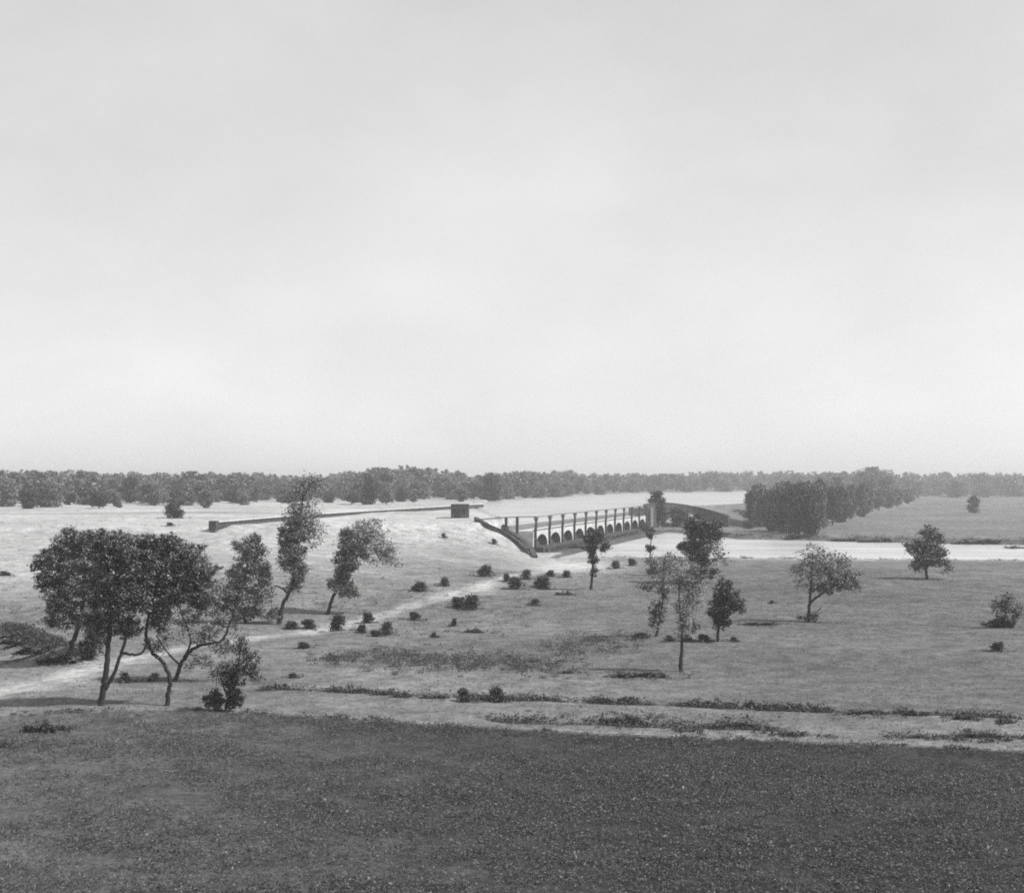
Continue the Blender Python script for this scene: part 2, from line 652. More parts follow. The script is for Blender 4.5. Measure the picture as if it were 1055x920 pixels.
bpart(arch_wall(), 'arch_wall', M_STONE)
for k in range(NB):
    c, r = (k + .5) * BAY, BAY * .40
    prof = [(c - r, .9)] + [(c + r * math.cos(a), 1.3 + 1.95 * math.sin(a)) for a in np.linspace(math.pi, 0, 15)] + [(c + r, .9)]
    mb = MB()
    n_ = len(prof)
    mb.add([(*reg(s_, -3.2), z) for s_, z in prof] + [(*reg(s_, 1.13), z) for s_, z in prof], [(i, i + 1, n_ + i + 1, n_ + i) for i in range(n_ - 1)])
    bpart(mb, 'arch_barrel', M_GREYSTONE)  # greyer than the wall face, to darken the arch recesses
mb = MB()
mb.box(reg(LEN / 2, -1.9), DIRv, NRM, LEN / 2, 1.85, 3.55, 3.95)
bpart(mb, 'deck', M_STONE)
mb = MB()
mb.box(reg(LEN / 2, .93), DIRv, NRM, LEN / 2, .16, 4.003, 4.28)
bpart(mb, 'parapet_rail', M_GREYSTONE)
mb = MB()
mb.box(reg(LEN / 2, .2), DIRv, NRM, LEN / 2 + 1, 2.9, -1.2, .895)
bpart(mb, 'foundation_sill', M_DSTONE)
mb = MB()
mb.box(reg(LEN / 2 + 1, -3.98), DIRv, NRM, LEN / 2 + 2.2, .2, -1.2, 5.0)
bpart(mb, 'rear_wall', M_GREYSTONE)
mb = MB()
mb.box(reg(LEN / 2, .93), DIRv, NRM, LEN / 2, .05, 5.0, 5.12)
bpart(mb, 'hand_rail', M_IRON)
mb = MB()
rr = np.random.RandomState(9)
for k in range(150):
    s = rr.uniform(0, LEN)
    w = rr.uniform(.35, .9)
    a = rr.uniform(0, 3)
    mb.box(reg(s, 3.6 + rr.uniform(-.6, .9)), (math.cos(a), math.sin(a)), (-math.sin(a), math.cos(a)), w, w * .7, -1.2, rr.uniform(.0, .75), .6)
bpart(mb, 'rubble_apron', M_DSTONE)['kind'] = 'stuff'
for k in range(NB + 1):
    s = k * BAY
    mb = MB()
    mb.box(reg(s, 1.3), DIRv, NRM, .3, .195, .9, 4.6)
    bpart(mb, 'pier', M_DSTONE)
    mb = MB()
    mb.box(reg(s, 1.42), DIRv, NRM, .2, .2, 4.603, 6.8)
    mb.box(reg(s, 1.42), DIRv, NRM, .32, .28, 6.35, 6.6)
    mb.box(reg(s, 1.42), DIRv, NRM, .28, .25, 4.603, 5.3)
    bpart(mb, 'post', M_IRON)
    mb = MB()
    for sg in (-1, 1):
        mb.tube([(*reg(s + sg * .2, 1.42), 5.5), (*reg(s + sg * 1.9, 1.42), 6.85)], [.09, .09], 5)
    bpart(mb, 'knee_brace', M_IRON)
for s_, o_ in ((-3.5, -1.5), (-6.6, -2.9)):
    p = reg(s_, o_)
    mb = MB()
    mb.box(p, DIRv, NRM, .26, .24, hz(p[0], p[1]) - .5, 6.8)
    bpart(mb, 'post', M_DSTONE)
mb = MB()
mb.ribbon(smooth_line([(*reg(0, 1.2), 7.0), (*reg(-3.5, -1.5), 7.0), (*reg(-6.6, -2.9), 6.97), (-6.8, 272.5, 6.5)], 4), .3, 0, .197)
bpart(mb, 'side_beam', M_IRON)
for o, nm in ((1.42, 'top_beam'),):
    mb = MB()
    mb.box(reg(LEN / 2 + .7, o), DIRv, NRM, LEN / 2 + 1.2, .11, 6.803, 6.95)
    bpart(mb, nm, M_IRON)
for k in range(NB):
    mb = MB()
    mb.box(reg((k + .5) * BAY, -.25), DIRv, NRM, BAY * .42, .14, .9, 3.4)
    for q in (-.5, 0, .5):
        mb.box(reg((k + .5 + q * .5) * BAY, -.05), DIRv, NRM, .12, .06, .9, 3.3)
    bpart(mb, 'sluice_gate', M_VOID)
mb = MB()
mb.box(reg(-.5, -1.3), DIRv, NRM, .48, 2.35, -1, 4.0)
bpart(mb, 'abutment', M_STONE)
mb = MB()
mb.box(reg(LEN + 2.3, -.7), DIRv, NRM, 2.1, 3.2, -1, 6.2)
bpart(mb, 'abutment', M_GREYSTONE)


def zpt(px, py, z):
    x, y = flat(px, py, z)
    return (x, y, z)


# curved wing walls: two dark lines running down the near bank, one sweeping round on the far side
def wing(name, label, pts, th, down, mat, cap, down_abs=None, grp=None):
    P = smooth_line(pts, 6)
    root = link(name, None, None, tuple(P[0]))
    tag(root, label, 'wall', grp)
    mb = MB()
    mb.ribbon(P, th, 0, down, down_abs)
    o = mb.build('wall_body', mat, root)
    o.location = tuple(-P[0])
    mb = MB()
    Q = P.copy()
    Q[:, 2] += .003
    mb.ribbon(Q, th + .16, .16, 0)
    o = mb.build('coping', cap, root)
    o.location = tuple(-P[0])
    return root


def gpts(L_, up):
    return [(p[0], p[1], p[2] + up) for p in (at(*q) for q in L_)]


wing('wing_wall', 'dark curved wing wall on the outer side of the ramp below the gatehouse',
     gpts([(490, 537.5), (501, 543.5), (518, 551.5), (532, 560.5), (543, 570)], .75), .6, 1.3, M_DSTONE, M_DSTONE, None, 'wing walls of the near ramp')
INNER = [zpt(517, 543.5, 4.9), zpt(527, 548.5, 4.0), zpt(537, 555, 2.9), zpt(546, 564, 1.5), zpt(551.5, 573.5, .3)]
wing('wing_wall', 'dark curved wing wall on the inner side of the ramp at the bridge end',
     INNER, .8, 1.9, M_DSTONE, M_DSTONE, None, 'wing walls of the near ramp')
ra, rb = smooth_line(gpts([(501, 543.5), (518, 551.5), (532, 560.5), (543, 570)], .45), 6), smooth_line(INNER, 6)
rb = rb[np.linspace(0, len(rb) - 1, len(ra)).astype(int)] - np.array([0, 0, .45])
mb = MB()
n_ = len(ra)
mb.add(list(ra) + list(rb), [(i, n_ + i, n_ + i + 1, i + 1) for i in range(n_ - 1)])
tag(mb.build('paved_ramp', M_STONE), kind='structure')
wing('far_wing_wall', 'curved dark retaining wall sweeping down from the far end of the sluice bridge',
     [(38.2, 404.5, 6.9), (42, 420, 7.1), (47, 433, 7.1), (54, 440, 6.3), (61, 440, 4.9), (67, 435, 3.0)], 1.0, 8, M_DSTONE, M_DSTONE, -1.0)

# long low wall on the embankment crest
gw = [zpt(222, 537, 6.9), zpt(300, 530.7, 6.9), zpt(380, 525.6, 6.9), zpt(464, 520.8, 6.9), zpt(497, 518.8, 6.9)]
P = smooth_line(gw, 8)
root = link('embankment_wall', None, None, tuple(P[0]))
tag(root, 'long low dark wall with a pale top running along the embankment to the gatehouse', 'wall')
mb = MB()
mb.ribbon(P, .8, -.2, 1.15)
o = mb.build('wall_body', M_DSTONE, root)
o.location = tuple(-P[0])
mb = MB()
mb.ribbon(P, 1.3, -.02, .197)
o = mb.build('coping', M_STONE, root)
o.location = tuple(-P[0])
mb = MB()
e = P[1] - P[0]
e = e[:2] / np.linalg.norm(e[:2])
mb.box(P[0][:2] - e * .8, e, (-e[1], e[0]), .8, .65, P[0][2] - 1.6, P[0][2] + .1)
o = mb.build('end_block', M_DSTONE, root)
o.location = tuple(-P[0])

# gatehouse hut on the bank
gx, gy, gz = at(474, 533.5)
k = gy / F
hw = 9.2 * k
root = link('gatehouse', None, None, (gx, gy, gz - .15))
tag(root, 'small dark square gatehouse with a pale flat roof on top of the bank', 'hut')
mb = MB()
hh = 15.0 * k
mb.box((0, 0), (1, 0), (0, 1), hw, hw * .85, -.6, hh)
mb.build('wall', M_WALL, root)
mb = MB()
mb.box((0, 0), (1, 0), (0, 1), hw + .35, hw * .85 + .35, hh + .003, hh + .3)
mb.build('roof', M_ROOF, root)
mb = MB()
mb.box((-.4, -hw * .85 - .03), (1, 0), (0, 1), .45, .05, .14, 2.0)
mb.build('door', M_WOOD, root)
for sx in (-1.35, .85):
    mb = MB()
    mb.box((sx, -hw * .85 - .03), (1, 0), (0, 1), .28, .04, 1.1, 1.9)
    mb.build('window', M_WOOD, root)


# ------------------------------------------------------------------ foliage
def diamonds(C, s, rng, up=0.0, thin=.6):
    """leaf-shaped quads at points C with sizes s"""
    n = len(C)
    w = rng.normal(size=(n, 3)) * np.array([.7, .7, .7]) + np.array([0, 0, up * 1.6])
    w /= np.linalg.norm(w, axis=1)[:, None] + 1e-9
    u = np.cross(w, rng.normal(size=(n, 3)))
    u /= np.linalg.norm(u, axis=1)[:, None] + 1e-9
    v = np.cross(w, u)
    a = (s * .62)[:, None] * u
    b = (s * .62 * thin)[:, None] * v
    return np.stack([C + a, C + b, C - a, C - b], 1)


def clump_points(blobs, leaf, rng, kleaf=22, fill=1.0):
    out = []
    extra = []
    for c, r, dens in blobs:
        c, r = np.array(c, float), np.array(r, float)
        for q in range(3):
            d = rng.normal(size=3) + np.array([0, 0, .3])
            d /= np.linalg.norm(d)
            extra.append((c + d * r * rng.uniform(.85, 1.2), r * rng.uniform(.22, .42), dens * .9))
    for c, r, dens in list(blobs) + extra:
        c, r = np.array(c, float), np.array(r, float)
        area = (r[0] * r[2] + r[0] * r[1] + r[1] * r[2]) * 4.2
        rc0 = max(min(r) * .25, leaf * 1.6)
        n = max(3, int(dens * fill * area / (rc0 * rc0 * 3.0)))
        d = rng.normal(size=(n, 3))
        d /= np.linalg.norm(d, axis=1)[:, None]
        rad = rng.uniform(0, 1, n) ** .42
        cc = c + d * r * rad[:, None]
        for p in cc:
            rc = rc0 * rng.uniform(.55, 1.25) * (1.7 if dens < .5 else 1.0)
            k = int(kleaf * rng.uniform(.6, 1.4) * (rc / rc0) ** 1.5 * max(.6, (rc0 / (leaf * 2.6)) ** 2 * .8) * (.3 if dens < .5 else 1.0)) + 3
            q = p + rng.normal(size=(k, 3)) * rc * np.array([.58, .58, .42])
            out.append(q)
    return np.concatenate(out)


LEAVES = 0


def tree(name, label, base, trunks, blobs, mat=None, group=None, cat='tree', leafpx=1.9, kleaf=46, fill=.92, seed=0, branches=True):
    """a tree stood where its foot meets the ground; trunks [(px, py, r_px)...], crown lobes (cx, cy, rx, ry, density)"""
    global LEAVES
    rng = np.random.RandomState(1000 + seed + int(base[0] * 7))
    bx, by, bz = at(*base)
    k = by / F
    root = link(name, None, None, (bx, by, bz))
    tag(root, label, cat, group)

    def loc(px, py, dy=0.0):
        return np.array([(px - base[0]) * k, dy, (base[1] - py) * k])
    mb = MB()
    lines = []
    for tr in trunks:
        pts = [loc(a, b, 0) for a, b, r in tr]
        dyw = rng.uniform(-1, 1) * .15 * max(1, (tr[0][1] - tr[-1][1]) * k * .3)
        for i, p in enumerate(pts):
            p[1] = dyw * i / max(1, len(pts) - 1)
        if tr is trunks[0]:
            pts[0][2] -= .25
        sp = smooth_line(pts, 5)
        rad = np.interp(np.linspace(0, 1, len(sp)), np.linspace(0, 1, len(tr)), [r * k for a, b, r in tr])
        sp[1:-1] += rng.normal(size=(len(sp) - 2, 3)) * rad[1:-1, None] * .22
        if tr is trunks[0]:
            rad[0] *= 1.5
        mb.tube(sp, rad, 8)
        lines.append((sp, rad))
    B = []
    W_ = max(b[2] for b in blobs) * k
    for (cx, cy, rx, ry, dens) in blobs:
        ry_ = (rx + ry) / 2 * k
        c = loc(cx, cy, rng.uniform(-.55, .55) * max(W_ - ry_ * .4, W_ * .35))
        B.append((c, (rx * k * 1.1, ry_ * 1.1, ry * k * 1.08), dens))
        if branches:
            best = None
            for sp, rad in lines:
                m_ = sp[:, 2] < c[2] + .1 * ry_
                m_[:len(sp) // 2] = False
                idx = np.nonzero(m_)[0]
                if len(idx) == 0:
                    idx = np.array([len(sp) - 1])
                d = np.linalg.norm(sp[idx] - c, axis=1)
                j = idx[d.argmin()]
                if best is None or d.min() < best[0]:
                    best = (d.min(), sp[j], rad[j])
            dd, p0, r0 = best
            if dd > .3:
                mid = (p0 + c) / 2 + rng.normal(size=3) * dd * .08 + np.array([0, 0, -dd * .05])
                l = smooth_line([p0, mid, c + np.array([0, 0, ry * k * .3])], 4)
                mb.tube(l, np.linspace(r0 * .7, max(.012, r0 * .18), len(l)), 5)
            for q in range(9):
                e_ = c + rng.normal(size=3) * np.array([rx * k, ry_, ry * k]) * .62
                l = smooth_line([c + (p0 - c) * .25, (c + e_) / 2, e_], 3)
                mb.tube(l, np.linspace(max(.012, r0 * .3), .008, len(l)), 4)
    mb.build('trunk', M_BARK, root, True)
    leaf = leafpx * k
    C = clump_points(B, leaf, rng, kleaf, fill)
    C = C[C[:, 2] > .03]
    LEAVES += len(C)
    s = leaf * rng.uniform(.6, 1.35, len(C))
    link('crown', quad_mesh('crown', diamonds(C, s, rng, .5), mat or M_LEAF), root)
    return root


# ---- the group of big trees at the left
G1 = 'old trees standing round the path on the left'
tree('old_tree', 'dark crowned tree with a leaning trunk, furthest left of the clump beside the path', (68, 682),
     [[(68, 682, 3.6), (73, 668, 2.8), (78, 652, 2.4), (84, 632, 2.0), (86, 600, 1.4), (84, 570, .8)]],
     [(72, 560, 17, 14, 1), (60, 585, 20, 20, 1.05), (86, 590, 18, 26, 1.2), (62, 615, 18, 18, 1.0), (72, 635, 17, 14, .9), (88, 560, 16, 14, .9), (100, 615, 16, 16, 1.1), (52, 575, 12, 10, .8), (56, 640, 9, 6, .6), (47, 600, 8, 8, .6)],
     M_LEAF, G1, fill=1.15)
tree('old_tree', 'big dense tree on a dark forked trunk, left of the bowed trunk', (105, 727),
     [[(105, 727, 3.6), (107, 708, 3.0), (109, 690, 3.0), (112, 665, 2.6), (115, 635, 2.2), (118, 600, 1.5)],
      [(107, 712, 2.4), (117, 694, 2.0), (124, 675, 1.7), (130, 655, 1.5), (134, 625, 1.1)],
      [(125, 673, 1.6), (136, 675, 1.3), (147, 672, 1.2), (151, 658, .9)]],
     [(108, 570, 20, 16, .9), (130, 575, 20, 20, 1.0), (106, 600, 20, 20, 1.25), (134, 612, 22, 22, 1.25), (112, 630, 18, 16, 1.1), (150, 590, 16, 18, 1.0), (150, 572, 13, 12, .9), (146, 622, 14, 14, .9), (120, 556, 14, 9, .7),
      (142, 565, 14, 12, .7), (100, 645, 12, 12, .8), (128, 648, 16, 12, .9), (100, 560, 12, 12, .6)],
     M_LEAF, G1, fill=1.15)
tree('old_tree', 'broad tree on a bowed bare trunk beside the dense forked tree', (171, 727),
     [[(171, 727, 2.8), (174, 713, 2.3), (175, 700, 2.2), (169, 685, 2.0), (158, 673, 2.0), (151, 658, 1.8), (153, 635, 1.4), (160, 605, 1.0)]],
     [(165, 590, 20, 22, 1.2), (185, 575, 18, 16, .9), (170, 618, 18, 18, 1.2), (200, 580, 15, 18, .8), (205, 605, 12, 14, .7), (160, 640, 12, 12, .75),
      (188, 612, 14, 14, .9), (172, 560, 12, 10, .6), (214, 592, 9, 12, .6), (190, 598, 14, 14, .9), (208, 622, 10, 10, .6), (163, 665, 11, 10, .35)],
     M_LEAF, G1, fill=1.1)
tree('scraggy_tree', 'scraggy open tree with a long thin limb reaching right, behind the bowed trunk', (178, 702),
     [[(178, 702, 2.4), (184, 690, 2.2), (191, 677, 2.0), (200, 668, 1.7), (215, 663, 1.4), (228, 660, 1.2), (235, 646, 1.1), (240, 632, .9)],
      [(189, 680, 1.4), (196, 662, 1.1), (192, 645, .9), (184, 625, .7), (182, 600, .6)], [(186, 686, 1.1), (172, 672, .9), (160, 655, .6)]],
     [(200, 625, 15, 15, .7), (222, 640, 16, 15, .49), (240, 618, 12, 11, .7), (225, 612, 14, 14, .49), (185, 645, 16, 17, .45), (210, 655, 14, 8, .35), (232, 668, 12, 8, .4),
      (195, 600, 10, 12, .5), (205, 680, 12, 7, .3), (228, 625, 9, 8, .4)],
     M_LEAF, G1, fill=.9)
tree('ragged_shrub', 'tall ragged shrub with two dark lumps at its foot, right of the bowed trunk', (231, 732),
     [[(231, 732, 1.5), (236, 712, 1.2), (241, 695, 1.0), (246, 678, .7), (247, 662, .5)], [(234, 718, 1.0), (228, 702, .8), (224, 690, .5)]],
     [(222, 722, 9, 8, 1.3), (241, 721, 8, 10, 1.5), (246, 690, 12, 12, .55), (256, 680, 9, 10, .5), (230, 693, 12, 10, .45), (238, 704, 9, 7, .7), (262, 695, 6, 8, .4), (244, 665, 8, 8, .4)],
     M_DARK, None, 'shrub', fill=.95)
tree('pyramidal_shrub', 'dense dark shrub filling the gap under the two left crowns', (95, 678),
     [[(95, 678, 1.2), (96, 660, .9), (97, 648, .5)]], [(94, 668, 11, 9, 1.2), (97, 652, 10, 12, 1.1), (100, 640, 7, 8, .9)], M_DARK, None, 'shrub')

G2 = 'tall trees beyond the path'
tree('bushy_tree', 'bushy tree, dark left and pale right, just left of the tallest tree', (254, 642),
     [[(254, 642, 2.0), (250, 628, 1.7), (250, 605, 1.3), (254, 580, .8)], [(252, 633, 1.5), (243, 625, 1.1), (237, 612, .6)], [(253, 636, 1.4), (264, 622, 1.0), (266, 600, .6)]],
     [(247, 600, 13, 20, 1.2), (240, 612, 9, 12, 1.1), (256, 570, 13, 18, .9), (267, 600, 10, 22, .49), (264, 620, 11, 14, .49), (252, 632, 16, 7, .7), (264, 565, 9, 14, .6), (272, 590, 6, 16, .5)],
     M_SOFT, G2, leafpx=1.8)
tree('tall_tree', 'tallest tree with a leaning trunk, its top standing over the embankment wall', (287, 643),
     [[(287, 643, 2.8), (290, 628, 2.2), (296, 613, 1.9), (302, 598, 1.7), (305, 570, 1.4), (309, 535, 1.0), (312, 508, .6)], [(297, 612, 1.2), (290, 606, .9), (284, 603, .5)]],
     [(300, 572, 12, 18, 1.3), (296, 552, 10, 12, 1.0), (308, 590, 8, 12, 1.0), (310, 540, 17, 18, .49), (312, 510, 17, 19, .49), (302, 528, 13, 12, .49), (322, 545, 11, 20, .4), (318, 505, 13, 14, .45), (306, 545, 10, 14, .7), (304, 606, 8, 8, .5), (280, 634, 9, 6, .8)],
     M_SOFT, G2, leafpx=1.8)
tree('leaning_tree', 'leaning tree with a round pale grey head, casting its shadow left', (337, 633),
     [[(337, 633, 2.2), (341, 622, 1.8), (346, 608, 1.6), (352, 590, 1.3), (362, 568, .9), (374, 552, .6)]],
     [(350, 600, 11, 12, 1.2), (354, 580, 11, 16, 1.1), (358, 560, 11, 12, .9), (376, 562, 22, 18, .49), (388, 567, 18, 17, .45), (377, 549, 21, 11, .49), (397, 572, 11, 12, .4), (366, 572, 10, 12, .8), (360, 610, 8, 6, .7)],
     M_SOFT, G2, leafpx=1.8)

G3 = 'young trees scattered on the plain'
tree('slender_tree', 'slender dark stemmed sapling with a small flat top in front of the sluice posts', (609, 607),
     [[(609, 607, 1.5), (610, 592, 1.3), (611, 578, 1.1), (611, 562, .8)]],
     [(612, 553, 11, 6, 1.0), (608, 558, 7, 6, .9), (624, 564, 5, 3, 1.2), (611, 577, 4, 4, .9), (612, 590, 3, 5, .5), (609, 568, 4, 6, .8)], M_DARK, G3, leafpx=1.7)
tree('sapling', 'thin wispy sapling standing before the canal left of the dark dense tree', (671, 592),
     [[(671, 592, .7), (670, 575, .6), (671, 553, .4)]], [(671, 565, 3, 4, .9), (671, 550, 3, 5, .6), (672, 589, 6, 3, .8), (669, 578, 3, 4, .4)], M_DARK, G3, leafpx=1.6)
tree('dense_tree', 'dense dark tree with a narrow foot standing at the near canal edge', (723, 601),
     [[(723, 601, 1.5), (722, 590, 1.3), (722, 570, 1.0), (724, 548, .6)]],
     [(720, 576, 9, 18, 1.5), (723, 553, 12, 14, 1.3), (711, 562, 7, 9, .9), (735, 555, 10, 14, .49), (740, 548, 7, 12, .6), (722, 590, 14, 6, 1.0), (703, 565, 6, 5, .7), (716, 540, 10, 8, .8), (738, 578, 10, 9, .3)], M_DARK, G3, leafpx=1.8)
tree('bank_tree', 'round dark tree growing at the far end of the sluice bridge', (677, 543),
     [[(677, 543, 1.2), (677, 530, 1.0), (676, 515, .6)]], [(676, 522, 8, 9, 1.4), (675, 512, 6, 5, 1.0), (680, 530, 9, 6, 1.1), (668, 531, 5, 4, .8)], M_DARK, None, leafpx=1.6)
tree('wispy_tree', 'wispy young tree with a tall faint top, left of the bare stemmed tree', (675, 656),
     [[(675, 656, 1.6), (679, 642, 1.3), (682, 625, 1.0), (684, 600, .7), (684, 580, .4)]],
     [(679, 630, 9, 11, .75), (684, 612, 6, 8, .6), (682, 590, 12, 14, .45), (688, 580, 10, 10, .4), (668, 606, 8, 3, .5), (674, 640, 6, 5, .5)], M_SOFT, G3, leafpx=1.9, fill=.85)
tree('bare_tree', 'thin bare stemmed tree with a pale feathery crown, nearest of the trees on the plain', (701, 692),
     [[(701, 692, 2.2), (702, 675, 1.9), (703, 655, 1.3), (701, 635, .9), (700, 612, .7), (701, 595, .4)], [(702, 640, .8), (710, 620, .6), (716, 600, .4)]],
     [(702, 600, 10, 15, .49), (713, 612, 11, 14, .49), (718, 595, 10, 11, .45), (707, 630, 10, 12, .4), (704, 650, 6, 8, .55), (714, 648, 5, 4, .6), (702, 580, 8, 8, .2)], M_SOFT, G3, leafpx=1.9, fill=.85)
tree('round_tree', 'dark round headed young tree on a short stem, right of the bare stemmed tree', (739, 661),
     [[(739, 661, 1.7), (740, 650, 1.3), (743, 632, 1.0), (746, 612, .6)]],
     [(741, 630, 10, 13, 1.3), (752, 622, 9, 11, .9), (760, 625, 6, 7, .6), (745, 604, 8, 7, .7), (742, 643, 10, 5, .9), (745, 614, 9, 9, .9)], M_DARK, G3, leafpx=1.9)
tree('forked_tree', 'forked thin tree with one limb slanting right, alone on the plain', (833, 641),
     [[(833, 641, 1.9), (834, 625, 1.5), (836, 605, 1.2), (837, 585, .8), (838, 572, .4)], [(835, 621, 1.3), (848, 611, 1.2), (860, 604, 1.0), (872, 598, .6), (882, 592, .3)]],
     [(836, 578, 13, 10, .4), (848, 590, 8, 8, .22), (826, 588, 8, 8, .3), (850, 608, 9, 5, .8), (866, 602, 9, 7, .7), (876, 596, 8, 9, .5), (884, 606, 5, 5, .4), (866, 583, 14, 9, .35), (850, 582, 12, 10, .35), (838, 600, 10, 10, .28), (858, 596, 12, 8, .35), (842, 571, 12, 8, .3), (836, 637, 9, 3, .7)], M_SOFT, G3, leafpx=1.9, fill=.9)
tree('round_tree', 'compact round tree by the canal with its shadow stretched to the left, far right', (955, 597),
     [[(955, 597, 1.6), (954, 588, 1.3), (953, 572, 1.0), (956, 556, .6)]],
     [(950, 570, 11, 11, 1.1), (960, 562, 12, 11, .9), (952, 582, 11, 5, 1.0), (966, 577, 9, 8, .8), (958, 551, 9, 6, .7), (940, 563, 5, 5, .6), (975, 583, 5, 4, .5)], M_LEAF, G3, leafpx=1.8)
tree('ragged_shrub', 'ragged shrub with a dark foot and thin upper twigs at the right edge', (1035, 646),
     [[(1035, 646, 1.3), (1036, 632, .9), (1038, 618, .5)]],
     [(1034, 641, 11, 6, 1.4), (1037, 622, 10, 9, .45), (1028, 625, 6, 6, .4), (1046, 630, 6, 6, .4), (1020, 644, 9, 3, .9)], M_DARK, None, 'shrub', leafpx=1.8)
tree('small_tree', 'small dark upright tree alone in the far field at the right', (1003, 528.5),
     [[(1003, 528.5, 1.0), (1003, 522, .8), (1004, 514, .5)]], [(1002.5, 522, 4, 6, 1.4), (1004.5, 515, 4, 5, 1.3)], M_DARK, None, leafpx=1.3)


# ---- generic crowns reused by copies
def crown_mesh(name, seed, nb, leaf, kleaf, mat, shape, fill=1.0, stem=True):
    """unit crown: 1 wide, 1 tall, foot at the origin, with its stem, as one mesh"""
    rng = np.random.RandomState(seed)
    B = []
    for i in range(nb):
        zc = rng.uniform(*shape['z'])
        w = np.interp(zc, shape['pz'], shape['pw'])
        a = rng.uniform(0, 6.28)
        rr_ = w * .30 * rng.uniform(.2, 1)
        r = rng.uniform(.11, .2) * shape.get('r', 1) * (.6 + .5 * w)
        B.append(((rr_ * math.cos(a), rr_ * math.sin(a), zc), (r, r, r * shape.get('rz', .85)), 1.0))
    C = clump_points(B, leaf, rng, kleaf, fill)
    C = C[(C[:, 2] > .01) & (C[:, 2] < 1.03) & (np.hypot(C[:, 0], C[:, 1]) < .62)]
    q = diamonds(C, leaf * rng.uniform(.6, 1.4, len(C)), rng, .5)
    me = quad_mesh(name, q, mat)
    if stem:
        mb = MB()
        mb.tube(smooth_line([(0, 0, -.04), (.01, 0, .25), (-.01, .01, .6)], 4), np.linspace(.035, .012, 9), 6)
        for k in range(4):
            a = rng.uniform(0, 6.28)
            mb.tube(smooth_line([(0, 0, .22), (.12 * math.cos(a), .12 * math.sin(a), .45), (.25 * math.cos(a), .25 * math.sin(a), .7)], 3), np.linspace(.018, .006, 7), 5)
        v = np.concatenate([q.reshape(-1, 3), np.array(mb.v)])
        n0 = q.size // 3
        faces = [tuple(range(4 * i, 4 * i + 4)) for i in range(len(q))] + [tuple(j + n0 for j in f) for f in mb.f]
        bpy.data.meshes.remove(me)
        me = mesh_from(name, v, faces, mat)
        me.materials.append(M_BARK)
        mi = np.zeros(len(faces), np.int32)
        mi[len(q):] = 1
        me.polygons.foreach_set('material_index', mi)
    return me


def low_mesh(seed):
    r = np.random.RandomState(seed)
    pts = []
    for u in np.linspace(-.5, .5, 15):
        h_ = r.uniform(.25, 1.0) * (1 - (abs(u) * 1.7) ** 3)
        k = int(26 + 60 * h_)
        q = np.stack([u + r.normal(size=k) * .04, r.normal(size=k) * .07 * (.6 + h_), np.abs(r.uniform(0, 1, k)) * h_ * .95 + .02], 1)
        pts.append(q)
    C = np.concatenate(pts)
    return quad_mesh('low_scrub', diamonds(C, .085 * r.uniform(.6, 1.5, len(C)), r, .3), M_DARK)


SH_TREE = dict(z=(.12, .88), pz=(.05, .3, .6, .95), pw=(.5, 1.0, 1.1, .45), r=1.15)
SH_GROVE = dict(z=(.1, .9), pz=(.05, .3, .6, .95), pw=(.7, 1.05, 1.1, .5), r=1.2, rz=.5)
SH_BUSH = dict(z=(.12, .78), pz=(0, .35, .7, .9), pw=(1.15, 1.1, .8, .35), r=1.25)
BUSH = [crown_mesh('bush', 50 + i, 9 + i % 3, .085, 15, M_DARK, SH_BUSH, 1.2, False) for i in range(5)]
PBUSH = [crown_mesh('pale_bush', 70 + i, 8, .08, 14, M_REED, SH_BUSH, .8, False) for i in range(2)]
LOW = [low_mesh(80 + i) for i in range(4)]
FART = [crown_mesh('far_tree', 90 + i, 12 + i % 4, .07, 16, (M_FAR, M_LEAF, M_FAR, M_FAR)[i % 4], SH_TREE, 1.0) for i in range(10)]
GROVE = [crown_mesh('grove_tree', 120 + i, 19, .05, 22, M_DARK if i < 5 else M_LEAF, SH_GROVE, 1.15) for i in range(8)]

rng = np.random.RandomState(77)


FEET = []


def put(meshes, name, base, wpx, hpx, label, cat, group, sink=.03):
    x, y, z = at(*base)
    k = y / F
    o = link(name, meshes[rng.randint(len(meshes))], None, (x, y, z - sink * hpx * k))
    sx = wpx * k
    if y < 300:
        FEET.append((x, y, sx))
    o.scale = (sx * rng.uniform(.95, 1.1), sx * rng.uniform(.9, 1.1), hpx * k * 1.05)
    o.rotation_euler = (0, 0, rng.uniform(-.25, .25) if name == 'low_scrub' else rng.uniform(0, 6.28))
    if name == 'low_scrub':
        o.scale[2] = max(o.scale[2], sx * .12)
    tag(o, label, cat, group)
    return o


